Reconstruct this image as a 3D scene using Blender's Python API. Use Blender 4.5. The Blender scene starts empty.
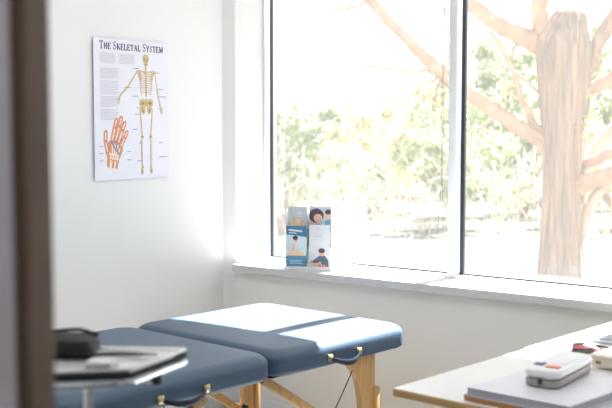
import bpy, bmesh, math, random
from mathutils import Vector, Matrix
R = math.radians
scene = bpy.context.scene
COL = scene.collection
rng = random.Random(7)

# ------------------------------------------------------------------ materials
def lin(c):
    return tuple(((v/255)/12.92 if v/255 <= .04045 else ((v/255+.055)/1.055)**2.4) for v in c)

def mat(name, rgb, rough=.5, metal=0., var=.0, vscale=8., bump=0., bscale=60., spec=.5, stretch=(1,1,1), rgb2=None, coat=0., sub=0., detail=4.):
    m = bpy.data.materials.new(name); m.use_nodes = True
    nt = m.node_tree; N = nt.nodes; L = nt.links
    b = N['Principled BSDF']
    c = lin(rgb)
    b.inputs['Base Color'].default_value = (*c, 1)
    b.inputs['Roughness'].default_value = rough
    b.inputs['Metallic'].default_value = metal
    b.inputs['Specular IOR Level'].default_value = spec
    b.inputs['Coat Weight'].default_value = coat
    tc = N.new('ShaderNodeTexCoord'); mp = N.new('ShaderNodeMapping')
    mp.inputs['Scale'].default_value = stretch
    L.new(tc.outputs['Object'], mp.inputs['Vector'])
    if var or rgb2:
        n = N.new('ShaderNodeTexNoise'); n.inputs['Scale'].default_value = vscale; n.inputs['Detail'].default_value = detail
        L.new(mp.outputs[0], n.inputs['Vector'])
        r = N.new('ShaderNodeValToRGB')
        if rgb2: c1, c2 = c, lin(rgb2)
        else: c1 = tuple(v*(1-var) for v in c); c2 = tuple(min(1, v*(1+var)) for v in c)
        r.color_ramp.elements[0].color = (*c1, 1); r.color_ramp.elements[0].position = .35
        r.color_ramp.elements[1].color = (*c2, 1); r.color_ramp.elements[1].position = .65
        L.new(n.outputs['Fac'], r.inputs['Fac']); L.new(r.outputs['Color'], b.inputs['Base Color'])
    if bump:
        n2 = N.new('ShaderNodeTexNoise'); n2.inputs['Scale'].default_value = bscale; n2.inputs['Detail'].default_value = 3
        L.new(mp.outputs[0], n2.inputs['Vector'])
        bp = N.new('ShaderNodeBump'); bp.inputs['Strength'].default_value = bump; bp.inputs['Distance'].default_value = .01
        L.new(n2.outputs['Fac'], bp.inputs['Height']); L.new(bp.outputs['Normal'], b.inputs['Normal'])
    return m

def emis(name, rgb, s):
    m = bpy.data.materials.new(name); m.use_nodes = True
    b = m.node_tree.nodes['Principled BSDF']
    b.inputs['Base Color'].default_value = (*rgb, 1)
    b.inputs['Emission Color'].default_value = (*rgb, 1); b.inputs['Emission Strength'].default_value = s
    return m

M = {}
M['wall'] = mat('white_wall_paint', (232,232,232), .75, var=.012, vscale=2, bump=.05, bscale=180, spec=.3)
M['wall_low'] = mat('warm_white_wall_paint', (228,228,226), .75, var=.012, vscale=2, bump=.05, bscale=180, spec=.3)
M['ceiling'] = mat('ceiling_paint', (236,236,234), .9, bump=.1, bscale=90)
M['floor'] = mat('floor_vinyl', (124,126,128), .45, rgb2=(112,114,116), vscale=5, stretch=(1,9,1), bump=.03)
M['sill'] = mat('sill_laminate', (200,201,202), .45, var=.01)
M['frame'] = mat('window_frame_aluminium', (226,229,232), .4, var=.01)
M['gasket'] = mat('window_gasket_rubber', (38,46,58), .5, var=.05)
M['jamb'] = mat('brown_painted_steel', (116,98,84), .5, var=.04, vscale=3)
M['seal'] = mat('grey_door_seal', (196,190,200), .5, var=.05)
M['vinyl'] = mat('navy_upholstery_vinyl', (68,90,114), .45, var=.05, vscale=3, bump=.06, bscale=160, spec=.55)
M['vinyl_base'] = mat('black_backing_fabric', (24,30,40), .8, var=.1)
M['beech'] = mat('beech_wood', (204,166,112), .45, rgb2=(188,146,92), vscale=14, stretch=(6,6,.7), bump=.03, coat=.15)
M['beech_h'] = mat('beech_edge', (208,172,122), .45, rgb2=(196,156,104), vscale=14, stretch=(.8,.8,8), bump=.03)
M['laminate'] = mat('white_desk_laminate', (222,222,222), .28, var=.01, vscale=3)
M['steel'] = mat('brushed_stainless_steel', (228,228,230), .38, metal=1, var=.05, vscale=20)
M['chrome'] = mat('chrome', (205,205,208), .12, metal=1, var=.03)
M['brass'] = mat('brass', (226,214,164), .25, metal=1, var=.06, vscale=40)
M['strap'] = mat('navy_strap', (30,36,58), .45, var=.08, vscale=60, bump=.1, bscale=300)
M['cable'] = mat('black_cable', (34,32,34), .5, var=.1)
M['black'] = mat('black_rubber', (11,11,12), .6, var=.1)
M['grey_dark'] = mat('dark_grey_plastic', (70,70,74), .4, var=.05)
M['paper'] = mat('white_paper', (236,236,242), .7, var=.008)
M['poster'] = mat('poster_paper', (226,226,236), .55, var=.008)
M['ink_dark'] = mat('title_ink', (76,70,104), .6, var=.1, vscale=60)
M['ink_grey'] = mat('text_ink_grey', (202,201,214), .7, var=.05, vscale=60)
M['ink_line'] = mat('label_ink', (158,160,184), .7, var=.05)
M['bone'] = mat('bone_ink', (212,192,140), .6, rgb2=(190,168,118), vscale=60)
M['bone_dark'] = mat('bone_shadow_ink', (158,136,96), .6, var=.1, vscale=70)
M['skin_ink'] = mat('hand_skin_ink', (222,156,124), .6, rgb2=(206,136,106), vscale=40)
M['hand_bone'] = mat('hand_bone_ink', (240,222,208), .6, var=.05, vscale=60)
M['hand_out'] = mat('hand_outline_ink', (184,130,114), .6, var=.1)
M['blue_ink'] = mat('hand_blue_ink', (98,140,176), .6, var=.1)
M['tape'] = mat('clear_tape', (234,234,232), .3, var=.01)
M['br_blue'] = mat('brochure_blue', (92,146,180), .4, var=.03)
M['br_blue_dark'] = mat('brochure_deep_blue', (72,124,162), .4, var=.03)
M['br_pale'] = mat('brochure_pale', (206,222,232), .4, var=.03)
M['br_white'] = mat('brochure_white', (212,214,220), .4, var=.01)
M['br_grey'] = mat('brochure_grey_photo', (176,188,194), .4, rgb2=(196,200,200), vscale=30)
M['br_skin'] = mat('brochure_skin_tone', (222,178,152), .4, var=.06, vscale=50)
M['br_orange'] = mat('brochure_orange', (232,204,172), .4, var=.06, vscale=50)
M['br_hair'] = mat('brochure_dark_hair', (80,70,82), .4, var=.1, vscale=60)
M['br_pink'] = mat('brochure_pink', (206,148,182), .4, var=.06, vscale=50)
M['br_teal'] = mat('brochure_slate_shirt', (86,104,122), .4, var=.08, vscale=50)
M['br_red'] = mat('brochure_red', (206,120,108), .4, var=.08, vscale=60)
M['rack'] = mat('white_rack_plastic', (238,240,242), .25, var=.005)
M['case_white'] = mat('white_case_plastic', (226,226,230), .3, var=.01)
M['case_grey'] = mat('grey_case_rim', (158,152,150), .4, var=.04)
M['purple'] = mat('purple_button', (110,84,130), .4, var=.05)
M['orange'] = mat('orange_button', (218,110,76), .4, var=.05)
M['red'] = mat('dull_red', (150,84,92), .45, var=.08)
M['olive'] = mat('dark_olive', (48,44,38), .6, var=.1)
M['cream'] = mat('cream_card', (222,214,198), .6, var=.03)
M['folder'] = mat('brown_folder', (196,142,92), .6, var=.05)
M['silver_pc'] = mat('silver_plastic', (176,180,186), .35, var=.03)
M['cover'] = mat('pale_grey_cover', (214,214,222), .4, var=.01)
M['cover_edge'] = mat('grey_cover_edge', (184,186,196), .5, var=.04)
M['chain'] = mat('grey_bead_chain', (118,112,108), .5, var=.05)
M['led'] = emis('ceiling_panel_glow', (1,.99,.98), 4.1)  # glow of the added fill panels
M['bark'] = mat('cedar_bark', (128,118,110), .9, rgb2=(172,148,130), vscale=5, stretch=(6,6,.35), bump=1., bscale=20, spec=.1, detail=8)
M['bark_red'] = mat('peeled_orange_bark', (192,158,134), .85, rgb2=(160,136,120), vscale=9, bump=.6, bscale=25, spec=.1, detail=6)
M['twig'] = mat('pale_twig', (170,154,140), .9, var=.15, vscale=9)
M['snow'] = mat('pale_gravel', (120,119,116), .9, rgb2=(108,106,102), vscale=1.2, bump=.2, bscale=8)
M['dry'] = mat('dry_grass', (206,200,186), .85, rgb2=(184,184,160), vscale=2)
M['mulch'] = mat('dark_mulch', (84,74,66), .95, var=.3, vscale=20, bump=.6, bscale=40)  # dark ground of the strip added against bounce light
M['concrete'] = mat('exterior_render', (196,196,192), .9, var=.03)

def leafmat(name, rgb, rgb2, sc=3):
    m = mat(name, rgb, .7, rgb2=rgb2, vscale=sc, spec=.2)
    nt = m.node_tree; N = nt.nodes; L = nt.links
    b = N['Principled BSDF']; out = N['Material Output']
    t = N.new('ShaderNodeBsdfTranslucent'); mx = N.new('ShaderNodeMixShader'); mx.inputs[0].default_value = .35
    src = b.inputs['Base Color'].links[0].from_socket
    L.new(src, t.inputs['Color']); L.new(b.outputs[0], mx.inputs[1]); L.new(t.outputs[0], mx.inputs[2]); L.new(mx.outputs[0], out.inputs['Surface'])
    return m
M['leaf'] = leafmat('leaf_sage_green', (164,176,128), (146,158,122))
M['leaf_y'] = leafmat('leaf_yellow_green', (188,188,138), (174,164,130))
M['leaf_g'] = leafmat('leaf_grey_green', (154,170,142), (172,178,140))

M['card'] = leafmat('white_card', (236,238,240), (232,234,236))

def glassmat():
    m = bpy.data.materials.new('dusty_window_glass'); m.use_nodes = True
    nt = m.node_tree; N = nt.nodes; L = nt.links; N.remove(N['Principled BSDF']); out = N['Material Output']
    tr = N.new('ShaderNodeBsdfTransparent'); tr.inputs[0].default_value = (.95,.97,.96,1)
    gl = N.new('ShaderNodeBsdfGlossy'); gl.inputs['Roughness'].default_value = .0
    lw = N.new('ShaderNodeLayerWeight'); lw.inputs['Blend'].default_value = .5
    pw = N.new('ShaderNodeMath'); pw.operation = 'POWER'; pw.inputs[1].default_value = 5; L.new(lw.outputs['Facing'], pw.inputs[0])
    ma = N.new('ShaderNodeMath'); ma.operation = 'MULTIPLY_ADD'; ma.inputs[1].default_value = .9; ma.inputs[2].default_value = .09
    L.new(pw.outputs[0], ma.inputs[0])
    m1 = N.new('ShaderNodeMixShader'); L.new(ma.outputs[0], m1.inputs[0]); L.new(tr.outputs[0], m1.inputs[1]); L.new(gl.outputs[0], m1.inputs[2])
    tl = N.new('ShaderNodeBsdfTranslucent'); tl.inputs[0].default_value = (.95,.96,.97,1)
    n = N.new('ShaderNodeTexNoise'); n.inputs['Scale'].default_value = 1.5
    tc = N.new('ShaderNodeTexCoord'); L.new(tc.outputs['Object'], n.inputs['Vector'])
    mr = N.new('ShaderNodeMapRange'); mr.inputs['To Min'].default_value = VEIL*.85; mr.inputs['To Max'].default_value = VEIL*1.15
    L.new(n.outputs['Fac'], mr.inputs['Value'])
    m2 = N.new('ShaderNodeMixShader'); L.new(mr.outputs[0], m2.inputs[0]); L.new(m1.outputs[0], m2.inputs[1]); L.new(tl.outputs[0], m2.inputs[2])
    L.new(m2.outputs[0], out.inputs['Surface'])
    return m
VEIL = .03  # translucent share of the panes, stands in for veiling glare
M['glass'] = glassmat()

# ------------------------------------------------------------------ mesh helpers
class MB:
    def __init__(s): s.bm = bmesh.new(); s.mats = []
    def mi(s, m):
        if m is None: m = 'paper'
        if m not in s.mats: s.mats.append(m)
        return s.mats.index(m)
    def box(s, lo, hi, m=None, bev=0., seg=2, mtx=None):
        lo = Vector(lo); hi = Vector(hi)
        b2 = bmesh.new(); bmesh.ops.create_cube(b2, size=1)
        for v in b2.verts: v.co = Vector(((lo[i]+hi[i])/2 + v.co[i]*(hi[i]-lo[i]) for i in range(3)))
        if bev: bmesh.ops.bevel(b2, geom=b2.edges[:], offset=bev, segments=seg, affect='EDGES', profile=.5)
        return s._merge(b2, m, mtx)
    def _merge(s, b2, m, mtx=None):
        i = s.mi(m); vm = {}
        for v in b2.verts:
            vm[v] = s.bm.verts.new(mtx @ v.co if mtx else v.co)
        for f in b2.faces:
            try:
                nf = s.bm.faces.new([vm[v] for v in f.verts]); nf.material_index = i; nf.smooth = True
            except ValueError: pass
        b2.free(); return s
    def ring_loft(s, rings, m=None, cap=(True, True), closed=True):
        i = s.mi(m); R_ = [[s.bm.verts.new(p) for p in r] for r in rings]
        n = len(R_[0])
        for a, b in zip(R_[:-1], R_[1:]):
            for k in range(n if closed else n-1):
                f = s.bm.faces.new((a[k], a[(k+1) % n], b[(k+1) % n], b[k])); f.material_index = i; f.smooth = True
        for c, r in ((cap[0], R_[0][::-1]), (cap[1], R_[-1])):
            if c and closed:
                f = s.bm.faces.new(r); f.material_index = i; f.smooth = True
        return s
    def tube(s, pts, rad, m=None, n=8, jit=0.):
        pts = [Vector(p) for p in pts]
        rad = rad if isinstance(rad, (list, tuple)) else [rad]*len(pts)
        rings = []; up = None
        for k, p in enumerate(pts):
            t = (pts[min(k+1, len(pts)-1)] - pts[max(k-1, 0)]).normalized()
            if up is None:
                up = Vector((0,0,1)) if abs(t.z) < .9 else Vector((1,0,0))
            x = (up - t*up.dot(t)).normalized(); y = t.cross(x); up = x
            rings.append([p + (x*math.cos(2*math.pi*j/n) + y*math.sin(2*math.pi*j/n))*rad[k]*(1+jit*(rng.random()-.5)) for j in range(n)])
        return s.ring_loft(rings, m)
    def prism(s, poly, axis, a, b, m=None):
        """poly of 2D points extruded along axis (0,1,2) between a and b"""
        def co(p, t):
            q = list(p); q.insert(axis, t); return Vector(q)
        return s.ring_loft([[co(p, a) for p in poly], [co(p, b) for p in poly]], m)
    def lathe(s, prof, m=None, n=24, c=(0,0,0)):
        c = Vector(c)
        return s.ring_loft([[c + Vector((r*math.cos(2*math.pi*j/n), r*math.sin(2*math.pi*j/n), z)) for j in range(n)] for r, z in prof], m)
    def face(s, pts, m=None):
        f = s.bm.faces.new([s.bm.verts.new(p) for p in pts]); f.material_index = s.mi(m); return s
    def build(s, name, parent=None, loc=(0,0,0), rz=0., sharp=35, mirrored=False):
        bmesh.ops.recalc_face_normals(s.bm, faces=s.bm.faces[:])
        me = bpy.data.meshes.new(name); s.bm.to_mesh(me); s.bm.free()
        for k in s.mats: me.materials.append(M[k])
        try: me.set_sharp_from_angle(angle=R(sharp))
        except Exception: pass
        o = bpy.data.objects.new(name, me); COL.objects.link(o)
        o.location = loc; o.rotation_euler = (0,0,rz)
        if parent: o.parent = parent
        return o

def empty(name, loc=(0,0,0), rz=0.):
    o = bpy.data.objects.new(name, None); COL.objects.link(o); o.location = loc; o.rotation_euler = (0,0,rz); return o
def tag(o, label, cat, group=None, kind=None):
    o['label'] = label; o['category'] = cat
    if group: o['group'] = group
    if kind: o['kind'] = kind
    return o
def struct(o):
    o['kind'] = 'structure'; return o

def smooth(pts, k=6):
    """Catmull-Rom through the points"""
    P_ = [Vector(p) for p in pts]; P_ = [P_[0]*2-P_[1]] + P_ + [P_[-1]*2-P_[-2]]; out = []
    for i in range(1, len(P_)-2):
        p0, p1, p2, p3 = P_[i-1:i+3]
        for j in range(k):
            t = j/k
            out.append(.5*((2*p1)+(p2-p0)*t+(2*p0-5*p1+4*p2-p3)*t*t+(3*p1-p0-3*p2+p3)*t**3))
    out.append(P_[-2]); return out

# ------------------------------------------------------------------ room shell
XL, YW, CEIL = -3.69, 4.16, 2.7
XR = .9
YO = 4.5          # outer face of the window wall
WX0, WX1 = -3.595, -.35   # window opening
SZ, HZ = .782, 2.45
YF0, YF1 = .70, .82       # wall with the doorway we look through
DX0, DX1, DH = -1.015, .02, 2.1

w = MB(); w.box((XL-.3, YF0, 0), (XL, YO, CEIL), 'wall'); struct(w.build('wall_left'))
w = MB()
w.prism([(XL, YW+.004), (XL+.058, YW+.042), (WX0, 4.385), (WX0, YO), (XL, YO)], 2, 0, CEIL, 'wall')
w.box((WX1, YW+.004, 0), (XR, YO, CEIL), 'wall')
w.box((WX0, YW+.004, HZ), (WX1, YO, CEIL), 'wall')
w.box((WX0-.035, YW+.02, 0), (WX1, YO-.01, SZ-.036), 'wall_low')
struct(w.build('wall_window'))
w = MB(); w.box((XR, YF0, 0), (XR+.2, YO, CEIL), 'wall'); struct(w.build('wall_right'))
w = MB()
w.box((XL-.3, YF0, 0), (DX0-.05, YF1, CEIL), 'wall'); w.box((DX1+.05, YF0, 0), (XR+.2, YF1, CEIL), 'wall'); w.box((DX0-.05, YF0, DH+.05), (DX1+.05, YF1, CEIL), 'wall')
struct(w.build('wall_front'))
w = MB()
w.box((-2.4, -1.5, 0), (1.8, -1.4, CEIL), 'wall'); struct(w.build('wall_corridor'))
w = MB(); w.box((-2.5, -1.5, 0), (-2.4, YF0, CEIL), 'wall'); struct(w.build('wall_corridor_left'))
w = MB(); w.box((1.8, -1.5, 0), (1.9, YF0, CEIL), 'wall'); struct(w.build('wall_corridor_right'))
w = MB(); w.box((XL-.3, -1.5, -.1), (1.9, YO, 0), 'floor'); struct(w.build('floor'))
w = MB(); w.box((XL-.3, -1.5, CEIL), (1.9, YO, CEIL+.1), 'ceiling'); struct(w.build('ceiling'))
for nm, lo, hi in (('baseboard_left', (XL, YF1, 0), (XL+.012, YW, .09)), ('baseboard_window', (XL+.012, YW-.01, 0), (XR, YW+.004, .09))):
    w = MB(); w.box(lo, hi, 'frame', .003); struct(w.build(nm))

# doorway frame : brown steel jambs with a grey seal strip
w = MB()
def jamb(x0, s):
    for (a, b, y0, y1) in ((0, .05, YF0-.015, YF1+.015), (-.010, .0, YF0+.085, YF1-.015)):
        xs = sorted((x0 - s*b, x0 - s*a)); w.box((xs[0], y0, 0), (xs[1], y1, DH), 'jamb', .004)
    xs = sorted((x0, x0 + s*.006)); w.box((xs[0], YF0-.006, 0), (xs[1], YF0+.070, DH), 'seal', .001)
jamb(DX0, 1); jamb(DX1, -1)
w.box((DX0-.05, YF0-.015, DH), (DX1+.05, YF1+.015, DH+.05), 'jamb', .004)
struct(w.build('trim_1'))

# window : frame with mullions, gaskets, panes
FY0, FY1 = 4.385, 4.47
mull = [(-2.460, -2.418), (-1.29, -1.248)]
f = MB()
f.box((WX0, FY0, SZ), (WX0+.012, FY1, HZ), 'frame', .001)
f.box((WX1-.03, FY0, SZ), (WX1, FY1, HZ), 'frame', .001)
f.box((WX0+.012, FY0, SZ), (WX1-.03, FY1, SZ+.012), 'frame', .001)
f.box((WX0+.012, FY0, HZ-.03), (WX1-.03, FY1, HZ), 'frame', .001)
for a, b in mull: f.box((a, FY0, SZ+.012), (b, FY1, HZ-.03), 'frame', .002)
win = struct(f.build('window_1'))
cells = [(WX0+.012, mull[0][0]), (mull[0][1], mull[1][0]), (mull[1][1], WX1-.03)]
for i, (a, b) in enumerate(cells):
    g = MB(); y0, y1, t = 4.432, 4.452, .018
    z0, z1 = SZ+.012, HZ-.03
    g.box((a, y0, z0), (a+(.010 if i == 0 else t), y1, z1), 'gasket'); g.box((b-.010, y0, z0), (b, y1, z1), 'gasket')
    g.box((a, y0, z0), (b, y1, z0+.007), 'gasket'); g.box((a, y0, z1-t), (b, y1, z1), 'gasket')
    g.build('gasket', win)
    p = MB(); p.face([(a, 4.444, z0), (b, 4.444, z0), (b, 4.444, z1), (a, 4.444, z1)], 'glass'); p.build('pane', win)
# sill board
s = MB(); s.prism([(WX0-.004, 4.135), (WX1+.02, 4.135), (WX1+.02, FY0+.02), (WX0, FY0+.02), (WX0, 4.385), (WX0-.037, 4.20), (WX0-.004, 4.20)], 2, SZ-.036, SZ, 'sill')
sill = struct(s.build('window_sill'))

# unseen ceiling panels, added to lift the interior light
def panel(x, y, label, w_=.6, l_=1.2, g=None):
    t = empty('ceiling_light', (x, y, CEIL))
    tag(t, label, 'ceiling light', g)
    b = MB()
    for lo, hi in (((-w_/2, -l_/2, -.03), (-w_/2+.02, l_/2, 0)), ((w_/2-.02, -l_/2, -.03), (w_/2, l_/2, 0)), ((-w_/2+.02, -l_/2, -.03), (w_/2-.02, -l_/2+.02, 0)), ((-w_/2+.02, l_/2-.02, -.03), (w_/2-.02, l_/2, 0))): b.box(lo, hi, 'frame')
    b.build('light_frame', t)
    d = MB(); d.box((-w_/2+.02, -l_/2+.02, -.024), (w_/2-.02, l_/2-.02, -.014), 'led'); d.build('diffuser', t)
panel(-2.6, 2.3, 'flat white ceiling light panel above the massage table')
panel(-.8, 2.3, 'flat white ceiling light panel above the white desk')
panel(-.5, -.3, 'flat white ceiling light panel in the corridor')

# blind chain
b = MB()
def chain_path():
    L_ = smooth([(-2.475, 4.35, 2.42), (-2.476, 4.35, 1.6), (-2.478, 4.35, 1.2), (-2.492, 4.35, 1.02), (-2.488, 4.35, .965), (-2.478, 4.35, .95), (-2.468, 4.35, .965), (-2.463, 4.35, 1.02), (-2.470, 4.35, 1.2), (-2.468, 4.35, 1.6), (-2.467, 4.35, 2.42)], 40)
    return L_
cp = chain_path()
b.tube(cp, .0011, 'chain', 5)
acc = 0
for p, q in zip(cp[:-1], cp[1:]):
    acc += (q-p).length
    if acc > .022:
        acc = 0
        bb = bmesh.new(); bmesh.ops.create_icosphere(bb, subdivisions=1, radius=.0026)
        b._merge(bb, 'chain', Matrix.Translation(p))
b.box((-2.485, 4.33, 2.40), (-2.455, 4.37, 2.43), 'frame', .003)
tag(b.build('blind_chain'), 'thin looped bead chain hanging beside the window mullion', 'blind chain')

# ------------------------------------------------------------------ flat artwork helpers (2D drawing on a sheet)
class Art:
    """Thin printed shapes: u to the right, v up, on the sheet's own plane, printed at height h above it"""
    def __init__(s, fn): s.mb = MB(); s.fn = fn
    def poly(s, pts, m, h=.0004): s.mb.face([s.fn(u, v, h) for u, v in pts], m)
    def line(s, pts, wd, m, h=.0004):
        for (a, b) in zip(pts[:-1], pts[1:]):
            a = Vector(a); b = Vector(b); d = b-a
            if d.length < 1e-6: continue
            n = Vector((-d.y, d.x)).normalized()*wd/2
            s.poly([a-n, b-n, b+n, a+n], m, h)
    def ell(s, c, rx, ry, m, h=.0004, n=16, rot=0.):
        s.poly([(c[0]+rx*math.cos(t)*math.cos(rot)-ry*math.sin(t)*math.sin(rot), c[1]+rx*math.cos(t)*math.sin(rot)+ry*math.sin(t)*math.cos(rot)) for t in [2*math.pi*i/n for i in range(n)]], m, h)
    def build(s, name, parent): 
        me_o = s.mb.build(name, parent); return me_o

GL = {  # serif capitals: strokes (points, thick?)
 'T': (.9, [([(.45,0),(.45,1)],1), ([(.04,.97),(.86,.97)],0), ([(.05,.97),(.05,.8)],0), ([(.85,.97),(.85,.8)],0), ([(.28,.02),(.62,.02)],0)]),
 'H': (1.0, [([(.2,0),(.2,1)],1), ([(.8,0),(.8,1)],1), ([(.2,.52),(.8,.52)],0), ([(.05,.02),(.35,.02)],0), ([(.65,.02),(.95,.02)],0), ([(.05,.98),(.35,.98)],0), ([(.65,.98),(.95,.98)],0)]),
 'E': (.85, [([(.2,0),(.2,1)],1), ([(.06,.98),(.78,.98),(.78,.8)],0), ([(.2,.52),(.6,.52)],0), ([(.6,.42),(.6,.62)],0), ([(.06,.02),(.8,.02),(.8,.22)],0)]),
 'S': (.75, [([(.66,.78),(.62,.92),(.42,.99),(.2,.93),(.12,.77),(.2,.62)],0), ([(.2,.62),(.55,.42)],1), ([(.55,.42),(.66,.25),(.58,.08),(.38,.0),(.16,.06),(.1,.25)],0), ([(.66,.78),(.67,.98)],0), ([(.1,.25),(.1,.02)],0)]),
 'K': (1.0, [([(.2,0),(.2,1)],1), ([(.85,.97),(.25,.42)],0), ([(.42,.6),(.86,.02)],1), ([(.05,.02),(.36,.02)],0), ([(.05,.98),(.36,.98)],0), ([(.68,.98),(.98,.98)],0), ([(.7,.02),(1.,.02)],0)]),
 'L': (.8, [([(.2,0),(.2,1)],1), ([(.06,.98),(.38,.98)],0), ([(.06,.02),(.76,.02),(.76,.25)],0)]),
 'A': (1.0, [([(.15,0),(.5,1)],0), ([(.5,1),(.85,0)],1), ([(.28,.36),(.72,.36)],0), ([(.02,.02),(.3,.02)],0), ([(.68,.02),(1.,.02)],0)]),
 'Y': (.95, [([(.12,.97),(.48,.45)],1), ([(.84,.97),(.48,.45)],0), ([(.48,.45),(.48,0)],1), ([(.0,.98),(.28,.98)],0), ([(.7,.98),(.96,.98)],0), ([(.32,.02),(.64,.02)],0)]),
 'M': (1.2, [([(.2,0),(.2,1)],0), ([(.2,1),(.6,.08)],1), ([(.6,.08),(1.,1)],0), ([(1.,0),(1.,1)],1), ([(.05,.02),(.35,.02)],0), ([(.85,.02),(1.16,.02)],0), ([(.05,.98),(.25,.98)],0), ([(1.,.98),(1.16,.98)],0)]),
}
def serif_text(art, words, u0, u1, v0, cap, m):
    small = .78; gap = .1; items = []; x = 0
    for wi, wd in enumerate(words):
        if wi: x += .42
        for i, ch in enumerate(wd):
            sc = 1 if i == 0 else small
            items.append((ch, x, sc)); x += GL[ch][0]*sc + gap
    k = (u1-u0)/(x-gap)
    for ch, px, sc in items:
        for pts, th in GL[ch][1]:
            art.line([(u0+(px+a*sc)*k, v0+b*sc*cap) for a, b in pts], (.19 if th else .10)*cap, m)

# ------------------------------------------------------------------ poster on the left wall
PX, PY, PZ, PW, PH = XL+.004, 3.270, 1.252, .486, .658
po = empty('anatomy_poster', (PX, PY, PZ)); tag(po, 'white skeletal system poster with skeleton and hand drawings on the left wall', 'poster')
m_ = MB()   # sheet with the slightest curl away from the wall
nv = 12
for i in range(nv):
    pass
rings = []
for i in range(nv+1):
    y = PW*i/nv; off = .006*math.exp(-y*14) + .001
    rings.append([(off, y, 0), (off, y, PH), (off+.0006, y, PH), (off+.0006, y, 0)])
m_.ring_loft(rings, 'poster'); m_.build('sheet', po)
fn = lambda u, v, h: Vector((.006*math.exp(-(u*PW)*14)+.001+.0006+h, u*PW, v*PH))
def A(): return Art(fn)
a = Art(lambda u, v, h: fn(u/PW, v/PH, h))
serif_text(a, ['THE', 'SKELETAL', 'SYSTEM'], .038, .452, .609, .036, 'ink_dark'); a.build('title', po)
# text blocks
a = A()
def block(u0, u1, v1, v0, rows, m='ink_grey', f_=.0022):
    for i in range(rows):
        v = v1 + (v0-v1)*i/max(1, rows-1); e = u1 - (u1-u0)*rng.choice((0, 0, .05, .12, .3 if i == rows-1 else 0))
        a.line([(u0, v), (e, v)], .0055, m)
block(.08, .29, .895, .83, 8); block(.33, .54, .895, .83, 8)
block(.08, .33, .79, .72, 8); block(.08, .33, .70, .61, 9); block(.08, .32, .59, .52, 8); block(.08, .32, .50, .43, 8)
for (u0, u1, v) in ((.52,.60,.80),(.78,.88,.775),(.40,.48,.66),(.50,.58,.60),(.84,.93,.655),(.86,.97,.60),(.86,.93,.515),(.56,.62,.515),(.54,.61,.47),(.50,.57,.36),(.58,.64,.26),(.86,.92,.26),(.56,.62,.13),(.86,.98,.155),(.3,.37,.42),(.06,.11,.24),(.06,.11,.19),(.42,.48,.14),(.06,.11,.14),(.42,.48,.2)):
    a.line([(u0, v), (u1, v)], .006, 'ink_line')
a.build('text_block', po)
# skeleton figure, head to feet
a = A(); cx = .69
def sym(fnc):
    for s in (-1, 1): fnc(s)
H1, H2, H3 = .0004, .0007, .001
a.ell((cx, .875), .045, .034, 'bone', H1); a.ell((cx, .838), .028, .018, 'bone', H1)
for s in (-1, 1): a.ell((cx+s*.016, .868), .010, .008, 'bone_dark', H2, 10)
a.ell((cx, .85), .006, .006, 'bone_dark', H2, 8); a.line([(cx-.018, .834), (cx+.018, .834)], .004, 'bone_dark', H2)
a.line([(cx, .825), (cx, .60)], .020, 'bone', H1)
for i in range(16): v = .822 - i*.0145; a.line([(cx-.012, v), (cx+.012, v)], .003, 'bone_dark', H2)
for s in (-1, 1):
    a.line([(cx, .775), (cx+s*.115, .785)], .011, 'bone', H1)       # clavicle
    a.poly([(cx+s*.06, .78), (cx+s*.115, .77), (cx+s*.08, .70)], 'bone', H1)
    for i in range(9):
        v = .765 - i*.0165; wd = .055+.03*math.sin(math.pi*(i+1)/10)
        pts = [(cx+s*wd*math.sin(t)*1., v - .012*(1-math.cos(t))*1.3) for t in [math.pi*.5*j/5 for j in range(6)]]
        a.line(pts, .0065, 'bone', H1)
        a.line([(cx+s*wd, v-.015), (cx+s*wd*.8, v-.03)], .004, 'bone_dark', H1)
    # pelvis
    a.poly([(cx+s*.008, .565), (cx+s*.045, .585), (cx+s*.09, .575), (cx+s*.095, .54), (cx+s*.06, .515), (cx+s*.07, .485), (cx+s*.035, .465), (cx+s*.01, .49)], 'bone', H1)
    a.ell((cx+s*.045, .495), .014, .011, 'bone_dark', H2, 10)
    a.ell((cx+s*.05, .55), .024, .012, 'bone_dark', H2, 10)
    # leg
    hip = (cx+s*.082, .505); kn = (cx+s*.058, .305); an = (cx+s*.056, .085)
    a.line([(cx+s*.055, .515), hip], .018, 'bone', H1)
    a.line([hip, (cx+s*.070, .40), kn], .017, 'bone', H1)
    a.ell(kn, .020, .014, 'bone', H2, 12); a.ell((kn[0], kn[1]), .009, .008, 'bone_dark', H3, 8)
    a.line([(kn[0]-.004, kn[1]), (an[0]-.004, an[1])], .013, 'bone', H1); a.line([(kn[0]+s*.016, kn[1]-.02), (an[0]+s*.012, an[1])], .006, 'bone_dark', H1)
    a.ell(an, .017, .012, 'bone', H2, 10); a.ell((an[0]+s*.006, .055), .018, .022, 'bone', H1, 12)
    for j in (-1, 0, 1): a.line([(an[0]+s*.006+j*.008, .06), (an[0]+s*.010+j*.012, .03)], .003, 'bone_dark', H2)
a.ell((cx, .555), .014, .032, 'bone_dark', H2, 10); a.ell((cx, .553), .010, .026, 'bone', H3, 10)
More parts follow.
